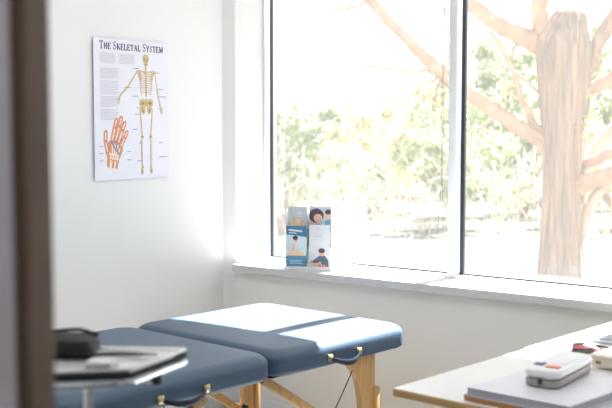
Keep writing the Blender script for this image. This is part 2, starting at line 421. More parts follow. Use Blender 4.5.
def arm(sh, el, wr, tip, spread):
    a.line([sh, el], .015, 'bone', H1); a.ell(sh, .014, .011, 'bone', H2, 10); a.ell(el, .012, .009, 'bone', H2, 10)
    d = Vector(wr)-Vector(el); n = Vector((-d.y, d.x)).normalized()*.006
    a.line([Vector(el)+n, Vector(wr)+n], .007, 'bone', H1); a.line([Vector(el)-n, Vector(wr)-n], .007, 'bone_dark', H1)
    a.ell(wr, .012, .009, 'bone', H2, 10)
    d = Vector(tip)-Vector(wr)
    for k in range(5):
        t = (k-2)*spread; q = Vector((d.x*math.cos(t)-d.y*math.sin(t), d.x*math.sin(t)+d.y*math.cos(t)))*(.75 if k == 0 else 1)
        a.line([Vector(wr), Vector(wr)+q], .006, 'bone', H1)
arm((cx-.125, .775), (cx-.245, .665), (cx-.35, .60), (cx-.385, .545), .22)
arm((cx+.125, .775), (cx+.155, .645), (cx+.195, .53), (cx+.215, .47), .16)
a.build('skeleton_drawing', po)
# hand figure
a = A()
def rotp(u, v, c=(.25, .15), t=R(-10)):
    # local hand coords (x right, y up in units of poster width) -> u, v
    return (c[0] + u*math.cos(t)-v*math.sin(t), c[1] + (u*math.sin(t)+v*math.cos(t))*PW/PH)
palm = [(-.075,-.09),(.06,-.09),(.068,0),(.105,.10),(.085,.17),(-.085,.17),(-.12,.08),(-.09,0)]
a.poly([rotp(*p) for p in palm], 'skin_ink', H1)
fing = [((-.085,.04),(-.135,.15),(-.145,.235),.046), ((-.05,.16),(-.035,.30),(-.025,.375),.046), ((-.008,.165),(.018,.32),(.032,.405),.046), ((.032,.155),(.066,.29),(.086,.365),.044), ((.068,.125),(.108,.225),(.130,.285),.040)]
for b0, b1, b2, wd in fing:
    a.line([rotp(*b0), rotp(*b1), rotp(*b2)], wd*1.12, 'hand_out', H1*.6); a.line([rotp(*b0), rotp(*b1), rotp(*b2)], wd, 'skin_ink', H2)
    a.ell(rotp(*b2), wd*.5, wd*.4, 'skin_ink', H2, 10); a.ell(rotp(*b1), wd*.5, wd*.4, 'skin_ink', H2, 10)
    w0 = rotp(b0[0]*.55, .04)
    a.line([w0, rotp(*b0)], wd*.32, 'hand_bone', H3); a.line([rotp(*b0), rotp(*b1)], wd*.30, 'hand_bone', H3)
    q = (Vector(b1)*.93+Vector(b2)*.07); a.line([rotp(*(Vector(b1)+(Vector(b2)-Vector(b1))*.15)), rotp(*b2)], wd*.26, 'hand_bone', H3)
    a.ell(rotp(*b0), wd*.28, wd*.22, 'hand_out', H3*1.3, 8); a.ell(rotp(*b1), wd*.26, wd*.2, 'hand_out', H3*1.3, 8)
for k in range(8): a.ell(rotp(-.045+.03*(k % 4), .035-.03*(k//4)), .014, .012, 'hand_bone', H3, 8)
a.line([rotp(-.03, -.02), rotp(-.035, -.11)], .03, 'hand_bone', H3); a.line([rotp(.02, -.02), rotp(.02, -.11)], .022, 'hand_bone', H3)
a.line([rotp(-.07, .16), rotp(.0, .10), rotp(.06, .045)], .012, 'blue_ink', H3*1.6); a.line([rotp(-.04, .20), rotp(.05, .06)], .008, 'blue_ink', H3*1.6); a.line([rotp(.0, .2), rotp(.02, .12)], .007, 'blue_ink', H3*1.6)
a.build('hand_drawing', po)

# ------------------------------------------------------------------ massage table
mt = empty('massage_table', (-2.298, 2.875, 0), R(-5.5))
tag(mt, 'folding massage table with navy vinyl cushions and wooden legs by the left wall', 'massage table')
TW = .84; ZB, ZT = .605, .703
def rrect(x0, x1, y0, y1, r, z, n=8, crown=0):
    pts = []
    for (cx_, cy_, a0) in ((x1-r, y1-r, 0), (x0+r, y1-r, 90), (x0+r, y0+r, 180), (x1-r, y0+r, 270)):
        for k in range(n+1):
            t = R(a0+90*k/n); pts.append(Vector((cx_+r*math.cos(t), cy_+r*math.sin(t), z)))
    return pts
def cushion(y0, y1):
    c = MB(); rings = []
    for (ins, z) in ((.010, ZB), (.002, ZB+.006), (0, ZB+.018), (0, ZB+.054)):
        rings.append(rrect(-TW+ins, -ins, y0+ins, y1-ins, .066, z))
    rt = .040
    for k in range(1, 9):
        t = R(90*k/8); ins = rt*(1-math.cos(t))*1.15; z = ZB+.054+(ZT-ZB-.058)*math.sin(t)
        rings.append(rrect(-TW+ins, -ins, y0+ins, y1-ins, .064, z))
    for ins, dz in ((.10, .002), (.16, .0035), (.24, .0045), (.32, .005)):
        rings.append(rrect(-TW+ins, -ins, y0+ins, y1-ins, .045, ZT-.004+dz))
    c.ring_loft(rings, 'vinyl')
    return c.build('cushion', mt, sharp=80)
cu1 = cushion(.003, .782); cu2 = cushion(-.905, -.003)
for (y0, y1) in ((.03, .735), (-.875, -.03)):
    r_ = MB()
    for lo, hi in (((-TW+.03, y0, ZB-.004), (-TW+.052, y1-.03, ZB)), ((-.052, y0, ZB-.004), (-.03, y1-.03, ZB)), ((-TW+.052, y1-.052, ZB-.012), (-.052, y1-.03, ZB)), ((-TW+.052, y0, ZB-.012), (-.052, y0+.022, ZB))): r_.box(lo, hi, 'vinyl_base')
    r_.box((-TW+.05, y0+.02, ZB-.004), (-.05, y1-.02, ZB+.002), 'vinyl_base')
    r_.build('base_frame', mt)
def leg(x, s, yo):
    """s=+1 far end, -1 near end; profile in the local YZ plane, yo = outer edge"""
    l = MB(); z1 = ZB-.002
    inner = smooth([(.165, z1, 0), (.155, z1-.03, 0), (.105, z1-.10, 0), (.080, z1-.20, 0), (.070, z1-.33, 0), (.066, .16, 0)], 5)
    poly = [(yo - s*p.x, p.y) for p in inner] + [(yo, .16), (yo, z1)]
    l.prism(poly, 0, x-.014, x+.014, 'beech')
    o = l.build('leg', mt)
    e = MB(); ys = sorted((yo-s*.012, yo+s*.015))
    e.box((x-.013+.016, ys[0], .02), (x+.013+.016, ys[1], ZB-.145), 'beech', .003)
    e.build('leg_extension', o)
    k = MB(); k.box((x-.018, ys[0]-.004, 0), (x+.034, ys[1]+.004, .022), 'black', .004); k.build('foot', o)
    k = MB(); k.lathe([(.001, 0), (.014, 0), (.016, .006), (.014, .016), (.001, .018)], 'black', 16)
    kb = k.build('knob', o); kb.rotation_euler = (0, R(90), 0); kb.location = (x+.03, yo-s*.09, .27)
    return o
for x in (-.06, -TW+.10):
    leg(x, 1, .615); leg(x, -1, -.72)
    for (ya, za, yb, zb) in ((.02, ZB-.02, .56, .24), (-.02, ZB-.02, -.66, .24)):
        if x > -.1 and ya < 0: continue
        b = MB(); d = Vector((0, yb-ya, zb-za)); L_ = d.length
        b.box((-.011, 0, -.016), (.011, L_, .016), 'beech', .002, mtx=Matrix.Translation((x-.028, ya, za)) @ Matrix.Rotation(math.atan2(d.z, d.y), 4, 'X'))
        b.build('brace', mt)
b = MB(); ya, za, yb, zb = -.30, ZB-.012, -.62, .36
b.box((-.011, 0, -.016), (.011, math.hypot(yb-ya, zb-za), .016), 'beech', .002, mtx=Matrix.Translation((-.05, ya, za)) @ Matrix.Rotation(math.atan2(zb-za, yb-ya), 4, 'X')); b.build('brace', mt)
for (yo) in (.60, -.70):
    b = MB(); b.box((-TW+.12, yo-.02, .08), (-.075, yo, .15), 'beech', .003); b.build('cross_rail', mt)
for pts in ([(-.05, .50, ZB-.03), (-.055, .43, .47), (-.07, .30, .28), (-.08, .20, .12)], [(-.40, -.12, ZB), (-.42, -.16, .48), (-.44, -.20, .30)]):
    b = MB(); b.tube(smooth(pts, 4), .0022, 'cable', 6); b.build('tension_cable', mt)
def handle(yc, half, zc):
    h = empty('h', (0,0,0)); COL.objects.unlink(h); bpy.data.objects.remove(h)
    b = MB(); n = 14; rings = []
    for i in range(n+1):
        t = i/n; y = yc - half + 2*half*t
        out = .004 + .030*math.sin(math.pi*t)**.7; z = zc - .024*math.sin(math.pi*t)**.8
        wd = .0075 + .004*math.sin(math.pi*t)
        rings.append([Vector((out+.003*math.cos(u), y, z+wd*math.sin(u)))for u in [2*math.pi*j/8 for j in range(8)]])
    b.ring_loft(rings, 'strap'); o = b.build('carry_handle', mt)
    for s in (-1, 1):
        c = MB(); c.box((.0, yc+s*half-.014, zc-.014), (.008, yc+s*half+.014, zc+.014), 'brass', .003)
        c.box((.006, yc+s*half-.010, zc-.005), (.012, yc+s*half+.010, zc+.008), 'brass', .002)
        c.lathe([(.001, .010), (.004, .010), (.004, .013), (.001, .0135)], 'brass', 10, (.003, yc+s*half, zc-.02))
        c.build('brass_clip', o)
handle(.372, .085, ZB+.030); handle(-.435, .098, ZB+.030)

# ------------------------------------------------------------------ desks
DR = R(-5.5)
def desk(name, loc, w_, d_, zt, label):
    t = empty(name, loc, DR); tag(t, label, 'desk')
    b = MB(); b.box((0, 0, zt-.024), (w_, d_, zt-.0015), 'beech_h', .0015); b.build('edge_band', t)
    b = MB(); b.box((.0015, .0015, zt-.002), (w_-.0015, d_-.0015, zt), 'laminate'); b.build('desk_top', t)
    for x in (.10, w_-.14):
        for y in (.10 if zt < .742 else .16, d_-.14):
            l = MB(); l.box((x, y, 0), (x+.045, y+.045, zt-.024), 'frame', .004); l.build('leg', t)
    l = MB(); l.box((.12, d_*.5-.01, zt-.20), (w_-.12, d_*.5+.01, zt-.024), 'laminate'); l.build('modesty_panel', t)
    return t
desk('desk', (-1.614, 2.563, 0), 1.35, .725, .74, 'white topped desk with light wood edge, nearest, carrying the thick pale binder')
desk('desk', (-1.614+.728*math.sin(-DR), 2.563+.728*math.cos(-DR), 0), 1.35, .72, .745, 'sunlit white topped desk between the nearer desk and the window')

# things on the near desk -----------------------------------------
def slab(name, poly, z0, z1, mtop, medge, label, cat, group=None, rv=.004):
    """a bound block: two covers and the pages between"""
    t = empty(name, (poly[0][0], poly[0][1], z0)); tag(t, label, cat, group)
    c = Vector((sum(p[0] for p in poly)/len(poly), sum(p[1] for p in poly)/len(poly)))
    q = [(p[0]-poly[0][0], p[1]-poly[0][1]) for p in poly]; cl = (c.x-poly[0][0], c.y-poly[0][1])
    ins = [((p[0]-cl[0])*.985+cl[0], (p[1]-cl[1])*.985+cl[1]) for p in q]
    b = MB(); b.prism(ins, 2, .002, z1-z0-.002, medge); b.build('pages', t)
    for nm, a0, a1 in (('back_cover', 0, .002), ('front_cover', z1-z0-.002, z1-z0)):
        b = MB(); b.prism(q, 2, a0, a1, mtop); b.build(nm, t)
    return t
ZD = .741
slab('folder', [(-1.385, 2.568), (-1.20, 2.552), (-1.17, 2.80), (-1.36, 2.83)], ZD, ZD+.014, 'folder', 'folder', 'thin brown folder peeking out under the pale binder', 'folder')
slab('notebook', [(-1.16, 2.585), (-1.02, 2.57), (-.965, 2.90), (-1.12, 2.93)], ZD, ZD+.014, 'cover_edge', 'paper', 'grey notebook beneath the right side of the pale binder', 'notebook')
slab('binder', [(-1.372, 2.560), (-1.060, 2.537), (-1.005, 2.905), (-1.315, 2.945)], ZD+.0145, ZD+.039, 'cover', 'cover_edge', 'thick pale binder lying flat on the nearest desk', 'binder')

def capsule_box(mb, cx_, cy_, l_, w_, z0, z1, rot, m, r=.02, bev=.006):
    mtx = Matrix.Translation((cx_, cy_, 0)) @ Matrix.Rotation(rot, 4, 'Z'); rings = []
    for ins, z in ((bev, z0), (0, z0+bev), (0, z1-bev), (bev*.3, z1-bev*.4), (bev, z1)):
        rings.append([mtx @ p for p in rrect(-w_/2+ins, w_/2-ins, -l_/2+ins, l_/2-ins, r, z, 5)])
    mb.ring_loft(rings, m)
ZC = ZD+.0392
pc = empty('hard_case', (-1.208, 2.812, ZC), R(2)); tag(pc, 'white rounded hard case with purple and orange marks on top of the binder', 'case')
b = MB(); capsule_box(b, 0, 0, .285, .104, 0, .026, 0, 'case_grey', .03); b.build('case_base', pc)
b = MB(); capsule_box(b, 0, 0, .29, .108, .0265, .050, 0, 'case_white', .032); b.build('case_lid', pc)
b = MB(); b.box((-.044, -.085, .050), (-.016, -.055, .053), 'purple', .001); b.build('purple_mark', pc)
b = MB(); b.box((-.004, -.100, .050), (.036, -.072, .053), 'orange', .001); b.build('orange_mark', pc)
b = MB(); b.box((-.035, -.04, .050), (.035, .115, .0515), 'paper', .0006); b.build('window_label', pc)
b = MB(); b.box((-.006, -.148, .010), (.006, -.140, .028), 'grey_dark', .002); b.build('latch', pc)

# things on the far desk -------------------------------------------
ZF = .746
t = empty('stapler', (-1.325, 3.285, ZF), R(-60)); tag(t, 'small dark stapler with a dull red top on the sunlit desk', 'stapler')
b = MB(); b.box((-.022, -.045, 0), (.022, .045, .016), 'olive', .006, 3); b.box((-.020, -.040, .010), (.020, .030, .030), 'olive', .008, 3); b.build('stapler_base', t)
b = MB(); b.ring_loft([[Vector((x*wd, y, z0+h*zz)) for x, zz in ((-1, 0), (-1, .7), (-.5, 1), (.5, 1), (1, .7), (1, 0))] for y, wd, z0, h in ((-.040, .012, .028, .008), (-.03, .018, .028, .015), (.0, .018, .028, .016), (.035, .015, .018, .016), (.05, .010, .014, .010))], 'red'); b.build('stapler_top', t)
def obox(name, loc, rz, sx, sy, h, m, label, cat):
    t = empty(name, loc, rz); tag(t, label, cat)
    b = MB(); b.box((0, 0, 0), (sx, sy, h*.8), m, .004); b.build('box_body', t)
    b = MB(); b.box((-.002, -.002, h*.8), (sx+.002, sy+.002, h), m, .003); b.build('box_lid', t)
    return t
t = obox('card_box', (-1.262, 3.16, ZF), R(-8), .22, .20, .036, 'cream', 'cream box with a small red mark on its side at the desk edge', 'box')
b = MB(); b.box((.028, -.0035, .012), (.046, -.0005, .020), 'red', .0005); b.build('red_mark', t)
t = empty('keyboard', (-1.40, 3.52, ZF), R(-5)); tag(t, 'grey keyboard on the sunlit desk near the window wall', 'keyboard')
b = MB(); b.box((0, 0, 0), (.40, .13, .012), 'silver_pc', .004); b.build('keyboard_body', t)
b = MB()
for i in range(14):
    for j in range(5): b.box((.012+i*.027, .010+j*.023, .012), (.034+i*.027, .029+j*.023, .017), 'cover_edge', .0015, 1)
b.build('keys', t)['kind'] = 'stuff'
t = empty('pen', (-1.335, 3.44, ZF+.005), R(-12)); tag(t, 'dark pen lying in front of the grey keyboard', 'pen')
def hrod(name, x0, x1, r0, r1, m, parent):
    b = MB(); b.tube([(x0, 0, 0), (x1, 0, 0)], [r0, r1], m, 10); return b.build(name, parent)
hrod('pen_barrel', 0, .12, .0045, .0045, 'strap', t); hrod('pen_tip', .12, .14, .0045, .001, 'grey_dark', t)
c = hrod('pen_cap', -.012, 0, .004, .004, 'grey_dark', t)
t = empty('marker', (-1.29, 3.38, ZF+.007), R(-20)); tag(t, 'pink marker lying between the stapler and the dark pen', 'marker')
hrod('marker_body', 0, .05, .006, .006, 'br_pink', t); hrod('marker_cap', -.03, 0, .0065, .0065, 'red', t)

# ------------------------------------------------------------------ instrument stand (left foreground)
ZS = 1.02
st = empty('instrument_stand', (-1.560, 1.36, 0)); tag(st, 'stainless steel instrument tray stand on a chrome pole in the left foreground', 'instrument stand')
quad = [(-1.553, 1.643), (-1.509, 1.419), (-1.683, 1.246), (-1.908, 1.415)]
ox, oy = -1.560, 1.36
q = [Vector((x-ox, y-oy, 0)) for x, y in quad]; ctr = sum(q, Vector())/4
def rq(sc_in, z, rad=.22, n=5):
    """rounded quad, inset by a distance"""
    pts = []
    for i in range(4):
        p0, p1, p2 = q[i-1], q[i], q[(i+1) % 4]
        a_ = (p0-p1); b_ = (p2-p1); aL, bL = a_.length, b_.length; a_.normalize(); b_.normalize()
        r = .022; A_ = p1 + a_*r; B_ = p1 + b_*r
        for k in range(n+1):
            t = k/n; P_ = A_*(1-t)**2 + p1*2*t*(1-t) + B_*t*t
            pts.append(P_)
    out = []
    for p in pts:
        d = (ctr-p); out.append(Vector((p.x, p.y, 0)) + d.normalized()*sc_in + Vector((0, 0, z)))
    return out
b = MB()
b.ring_loft([rq(.030, ZS-.022), rq(.012, ZS-.020), rq(.008, ZS-.004), rq(0, ZS), rq(0, ZS+.003), rq(.012, ZS+.002), rq(.016, ZS-.003)], 'steel')
b.build('tray', st, sharp=50)
b = MB(); b.ring_loft([rq(.006, ZS-.017), rq(-.0015, ZS-.017), rq(-.0015, ZS-.006), rq(.006, ZS-.006)], 'black', cap=(False, False)); b.build('rubber_bumper', st)
b = MB(); b.ring_loft([rq(-.001, ZS-.030), rq(-.004, ZS-.026), rq(-.001, ZS-.022), rq(.006, ZS-.022), rq(.006, ZS-.030)], 'chrome', cap=(False, False)); b.build('tray_ring', st)
b = MB()
b.tube(smooth([(-.004, .192, ZS-.03), (-.002, .190, ZS-.056), (-.045, .178, ZS-.058), (-.091, .164, ZS-.056), (-.19, .087, ZS-.050), (-.22, .06, ZS-.03)], 5), .0035, 'chrome', 8); b.build('support_wire', st)
b = MB(); b.box((-.012, .184, ZS-.062), (.004, .200, ZS-.020), 'black', .003); b.build('clamp', st)
b = MB(); b.tube([(0, 0, .09), (0, 0, .62)], .014, 'chrome', 20); b.build('lower_pole', st)
b = MB(); b.tube([(0, 0, .60), (0, 0, ZS-.03)], .0095, 'chrome', 20); b.build('pole', st)
b = MB(); b.lathe([(.016, 0), (.021, .004), (.021, .034), (.016, .038)], 'black', 20, (0, 0, .6)); b.build('height_knob', st)
b = MB()
for k in range(5):
    t_ = R(72*k+20); b.tube(smooth([(0, 0, .12), (.10*math.cos(t_), .10*math.sin(t_), .10), (.21*math.cos(t_), .21*math.sin(t_), .07)], 4), [.016]*5+[.014]*4, 'chrome', 10)
b.build('base', st)
for k in range(5):
    t_ = R(72*k+20); c = MB(); x, y = .21*math.cos(t_), .21*math.sin(t_)
    c.tube([(x-.011, y, .028), (x+.011, y, .028)], .028, 'black', 16); c.box((x-.006, y-.006, .05), (x+.006, y+.006, .07), 'steel'); c.build('caster', st)
# things on the tray
ZT2 = ZS+.0035
t = empty('zip_pouch', (-1.738, 1.462, ZT2-.0058), R(30)); tag(t, 'black zipped pouch lying on the steel tray beside the door post', 'pouch')
b = MB(); rings = []
for z, ins in ((0, .008), (.006, 0), (.022, 0), (.034, .006), (.040, .018), (.042, .03)):
    rings.append(rrect(-.075+ins, .062-ins, -.045+ins*.8, .045-ins*.8, .02, z, 5))
b.ring_loft(rings, 'black'); b.build('pouch_body', t)
b = MB(); b.tube(smooth([(-.06, .0, .042), (-.02, -.01, .050), (.02, .012, .050), (.045, .02, .042), (.058, .028, .036)], 4), .004, 'black', 8); b.build('pouch_cord', t)
t = empty('forceps', (-1.63, 1.50, ZT2-.005), R(38)); tag(t, 'slim dark steel forceps lying on the tray right of the black pouch', 'forceps')
for s in (-1, 1):
    b = MB(); b.tube(smooth([(-.085, 0, .004), (-.05, s*.006, .005), (0, s*.011, .006), (.05, s*.006, .005), (.085, s*.001, .004)], 4), [.002]*4+[.003]*9+[.0018]*4, 'grey_dark', 8); b.build('forceps_arm', t)
t = empty('gauze_pad', (-1.585, 1.42, ZT2-.006), R(28)); tag(t, 'small folded white gauze pad at the front corner of the steel tray', 'gauze')
b = MB()
for i in range(4): b.box((-.030+.001*i, -.022, .0035*i), (.030-.002*i, .022-.001*i, .0035*i+.0032), 'paper', .0012)  # white layers imitate a glare spot on the steel
b.build('gauze_layers', t)

# ------------------------------------------------------------------ brochure rack on the sill
RK = empty('brochure_rack', (-3.262, 4.142, SZ), R(27)); tag(RK, 'white brochure rack holding four leaflets on the window sill', 'brochure rack')
RW, RH = .238, .33
b = MB(); b.box((0, .066, 0), (RW, .070, RH-.03), 'rack', .001); b.build('back_plate', RK)
b = MB(); b.box((0, 0, 0), (RW, .07, .004), 'rack', .001); b.build('base_plate', RK)
for (y, z0) in ((0.0, .004), (.034, .10)):
    b = MB(); b.box((0, y, z0), (RW, y+.002, z0+.012), 'rack', .0005)
    for x in (0, RW/2-.001, RW-.002): b.box((x, y+.002, z0), (x+.002, y+.030, z0+.03), 'rack', .0004)
    if z0 > .05: b.box((0, y, z0-.002), (RW, .066, z0), 'rack')
    b.build('pocket', RK)
rm = Matrix.Translation(RK.location) @ Matrix.Rotation(R(27), 4, 'Z')
def brochure(x, y, z, h, base, label, draw, lean=R(-4), w_=.100):
    p = rm @ Vector((x, y, z)); t = empty('brochure', p, R(27)); t.rotation_euler = (lean, 0, R(27))
    tag(t, label, 'brochure', 'leaflets in the brochure rack')
    b = MB(); b.box((0, 0, 0), (w_, .0024, h), base); b.build('leaflet', t)
    a = Art(lambda u, v, hh: Vector((u*w_, -hh, v*h))); draw(a); a.build('printed_cover', t)
def bars(a, u0, u1, v, m, n, dv, wd, h=.001):
    for i in range(n):
        e = u0+(u1-u0)*(1-.12*(i % 2)); a.line([(u0, v-i*dv), (e, v-i*dv)], wd, m, h)
def d_blue(a):
    a.poly([(0,0),(1,0),(1,.30),(0,.30)], 'br_blue', .0005); a.poly([(0,.80),(1,.74),(1,1),(0,1)], 'br_blue_dark', .0005); a.poly([(0,.30),(.0,.80),(.0,.80),(1,.74),(1,.30)][0:1]+[(1,.30),(1,.74),(0,.80)], 'br_pale', .0004)
    a.line([(.12,.905),(.78,.875)], .045, 'br_white', .001); a.line([(.12,.845),(.5,.83)], .02, 'br_pale', .001)
    a.poly([(.30,.30),(.34,.56),(.44,.62),(.58,.60),(.66,.50),(.72,.30)], 'br_white', .0008); a.ell((.46,.67), .10, .055, 'br_skin', .0011); a.ell((.45,.72), .13, .05, 'br_hair', .0013)
    a.poly([(.08,.30),(.16,.42),(.40,.45),(.84,.38),(.92,.30)], 'br_orange', .0012); a.line([(.40,.58),(.34,.42)], .06, 'br_skin', .0015)
    bars(a, .2, .8, .19, 'br_pale', 3, .035, .012)
def d_white(a):
    a.ell((.45,.90), .10, .03, 'br_grey', .0006); a.ell((.45,.90), .07, .018, 'br_white', .0008)
    bars(a, .16, .72, .82, 'ink_grey', 2, .03, .012); a.line([(.2,.74),(.66,.74)], .010, 'ink_line', .001)
    a.line([(.3,.66),(.55,.66)], .006, 'ink_grey', .001)
    a.poly([(.10,.06),(.14,.16),(.34,.24),(.50,.30),(.78,.30),(.94,.20),(.96,.06)], 'br_teal', .0006)
    a.ell((.62,.36), .14, .07, 'br_skin', .0009); a.ell((.62,.415), .17, .055, 'br_hair', .0011)
    a.poly([(.05,.06),(.05,.15),(.35,.13),(.60,.17),(.62,.10),(.40,.06)], 'br_skin', .0010); a.poly([(.02,.14),(.14,.20),(.16,.14)], 'leaf', .0012)
    a.poly([(.50,.03),(.50,.10),(.84,.10),(.84,.03)], 'br_red', .0013); a.line([(.62,.03),(.62,.10)], .03, 'br_white', .0015); a.line([(.74,.03),(.74,.10)], .03, 'br_white', .0015)
def d_grey(a):
    a.poly([(0,0),(1,0),(1,1),(0,1)], 'br_grey', .0004); a.ell((.62,.84), .09, .035, 'br_white', .0006); a.line([(.45,.76),(.85,.76)], .012, 'br_white', .0007)
    a.poly([(.02,.50),(.10,.66),(.45,.72),(.80,.64),(.98,.50)], 'br_orange', .0006); a.ell((.35,.68), .12, .05, 'br_skin', .0008); a.ell((.75,.62), .10, .05, 'br_skin', .0008)
    a.poly([(0,.0),(1,.0),(1,.50),(0,.50)], 'br_pale', .0006)
def d_photo(a):
    a.poly([(0,0),(1,0),(1,1),(0,1)], 'br_grey', .0004)
    a.poly([(.0,.30),(.0,.52),(.40,.60),(.78,.52),(.80,.30)], 'br_pink', .0006); a.poly([(0,0),(0,.3),(.7,.3),(.7,0)], 'br_red', .0006); a.line([(.1,.24),(.6,.24)], .02, 'br_white', .0009); a.line([(.1,.18),(.5,.18)], .015, 'br_white', .0009)
    a.ell((.32,.78), .34, .17, 'br_hair', .0008); a.ell((.40,.72), .20, .10, 'br_skin', .0011); a.line([(.46,.66),(.52,.665)], .012, 'br_red', .0014); a.line([(.30,.75),(.36,.755)], .012, 'br_hair', .0014)
    a.ell((.86,.80), .13, .09, 'br_skin', .0009); a.ell((.86,.87), .14, .06, 'br_hair', .0011); a.poly([(.70,.40),(.72,.66),(.98,.70),(1,.40)], 'br_blue', .0010); a.ell((.10,.60), .08, .05, 'br_skin', .0013)
brochure(.008, .010, .005, .215, 'br_blue', 'blue leaflet with a figure and orange band, lower left in the rack', d_blue, w_=.106)
brochure(.127, .010, .005, .222, 'br_white', 'white leaflet with a dark haired person in a slate shirt, lower right', d_white, w_=.104)
brochure(.012, .042, .105, .210, 'br_grey', 'grey leaflet with orange figures, upper left pocket of the rack', d_grey)
brochure(.122, .042, .105, .213, 'br_grey', 'photo leaflet of a dark haired person in pink, upper right pocket', d_photo, w_=.112)

# thin white panel standing at the glass
b = MB(); panelp = [(-3.165, 0), (-2.985, 0), (-3.015, .335), (-3.150, .335)]
b.ring_loft([[Vector((x, 4.350+.018*z/.335, z)) for x, z in panelp], [Vector((x, 4.352+.018*z/.335, z)) for x, z in panelp]], 'card')
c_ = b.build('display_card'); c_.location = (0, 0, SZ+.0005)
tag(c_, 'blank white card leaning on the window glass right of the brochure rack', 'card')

# ------------------------------------------------------------------ outdoors
g = MB()
n = 40
for i in range(n):
    for j in range(n):
        pass
gx = [-30+50*i/n for i in range(n+1)]; gy = [YO+36*j/n for j in range(n+1)]
def gz(x, y): return -.10 + (.12*math.sin(x*.7)*math.cos(y*.5) + .03*(y-YO)/4)*min(1, (y-YO)/4)
vs = [[g.bm.verts.new((x, y, gz(x, y))) for y in gy] for x in gx]; g.mi('snow')
for i in range(n):
    for j in range(n): g.bm.faces.new((vs[i][j], vs[i+1][j], vs[i+1][j+1], vs[i][j+1])).smooth = True
gd = struct(g.build('ground'))

b = MB(); bx_ = [-9+12*i/24 for i in range(25)]; by_ = [YO+.02+.17*j for j in range(17)]  # unseen dark strip, added to cut ground bounce into the room
b.mi('mulch'); vv = [[b.bm.verts.new((x, y, gz(x, y)+.03+.01*rng.random())) for y in by_] for x in bx_]
for i in range(24):
    for j in range(16): b.bm.faces.new((vv[i][j], vv[i+1][j], vv[i+1][j+1], vv[i][j+1]))
tag(b.build('mulch_bed'), 'dark mulch bed along the foot of the outer wall', 'mulch', kind='stuff')

# cedar tree beyond the window
tr = empty('cedar_tree', (-3.62, 8.42, -.1)); tag(tr, 'large cedar tree with shaggy bark and bare orange limbs outside the window', 'tree')
off = Vector((3.62, -8.42, .1))
def trunk():
    b = MB(); pts = [((-3.60, 8.42, -.2), .29), ((-3.61, 8.42, .0), .24), ((-3.63, 8.44, .3), .19), ((-3.635, 8.46, .8), .172), ((-3.65, 8.49, 1.3), .172), ((-3.66, 8.52, 1.7), .20), ((-3.68, 8.545, 2.0), .225), ((-3.69, 8.56, 2.2), .235), ((-3.68, 8.58, 2.36), .19), ((-3.655, 8.59, 2.47), .14), ((-3.65, 8.6, 2.53), .075), ((-3.65, 8.6, 2.55), .02)]
    n_ = 64; ph = [rng.random()*6.28 for _ in range(12)]; rings = []
    cps = smooth([p for p, _ in pts], 5); rr = smooth([(r, 0, 0) for _, r in pts], 5)
    for k, c in enumerate(cps):
        row = []
        for j in range(n_):
            t = 2*math.pi*j/n_
            ridge = .05*math.sin(9*t+ph[0]+.5*math.sin(c.z*2)) + .045*math.sin(21*t+ph[1]+2*math.sin(c.z*1.3+ph[3]))*math.sin(4*t+ph[4]+c.z) + .03*math.sin(5*t+ph[2]+c.z*1.3)
            row.append(c + off + Vector((math.cos(t), math.sin(t), 0))*max(.02, rr[k].x)*(1+ridge+.02*(rng.random()-.5)))
        rings.append(row)
    b.ring_loft(rings, 'bark'); return b.build('trunk', tr, sharp=60)
trunk()
def limb(pts, r0, r1, m='bark_red', nm='branch', n_=10, k=6, wob=.012):
    P_ = smooth([Vector(p)+off for p in pts], k); L_ = len(P_)
    P_ = [p + Vector((rng.uniform(-wob, wob), rng.uniform(-wob, wob), rng.uniform(-wob, wob)))*(0 if i == 0 else 1) for i, p in enumerate(P_)]
    b = MB(); b.tube(P_, [r0+(r1-r0)*i/(L_-1) for i in range(L_)], m, n_, .16); return b.build(nm, tr, sharp=70)
limb([(-3.76,8.50,2.15), (-3.852,8.473,2.329), (-3.875,8.475,2.543), (-3.888,8.493,2.95)], .085, .06)
limb([(-3.60,8.60,1.85), (-3.52,8.66,2.02), (-3.413,8.67,2.235), (-3.19,8.746,2.603)], .085, .06, 'bark')
limb([(-3.62,8.62,1.72), (-3.548,8.653,1.799), (-3.396,8.647,1.855), (-3.064,8.665,2.054)], .08, .05)
limb([(-3.65,8.55,1.05), (-3.575,8.576,1.175), (-3.50,8.757,1.301), (-3.2,9.084,1.70)], .065, .05, 'twig')
limb([(-3.65,8.55,1.10), (-3.553,8.59,1.15), (-3.331,8.515,1.241), (-2.999,8.526,1.377)], .055, .045)
limb([(-3.66,8.50,.84), (-3.598,8.535,.919), (-3.389,8.452,1.04), (-2.955,8.414,1.169)], .085, .065)
limb([(-3.60,8.50,.35), (-3.526,8.554,.534), (-3.419,8.537,.841), (-3.319,8.499,.973), (-2.996,8.522,1.312)], .05, .04, 'twig')
limb([(-3.72,8.50,1.28), (-3.79,8.431,1.346), (-3.922,8.218,1.492), (-4.086,7.984,1.659), (-4.176,7.8,1.764), (-4.333,7.574,1.949), (-4.487,7.353,2.186), (-4.705,7.094,2.513), (-4.784,6.926,2.75)], .072, .042)
limb([(-3.70,8.55,2.14), (-3.793,8.509,2.17), (-3.932,8.408,2.25), (-4.061,8.192,2.345), (-4.189,7.982,2.478), (-4.314,7.776,2.66)], .10, .065)
limb([(-4.333,7.574,1.949), (-4.595,7.377,1.966), (-4.991,7.085,2.031), (-5.442,6.759,2.178)], .020, .006, 'twig', 'twig')
limb([(-4.70,7.09,2.50), (-4.956,6.896,2.418), (-5.324,6.613,2.354)], .016, .006, 'twig', 'twig')
limb([(-3.82,8.46,1.75), (-4.057,8.289,2.004), (-4.2,8.18,1.98), (-4.327,8.079,1.936)], .016, .006, 'twig', 'twig')
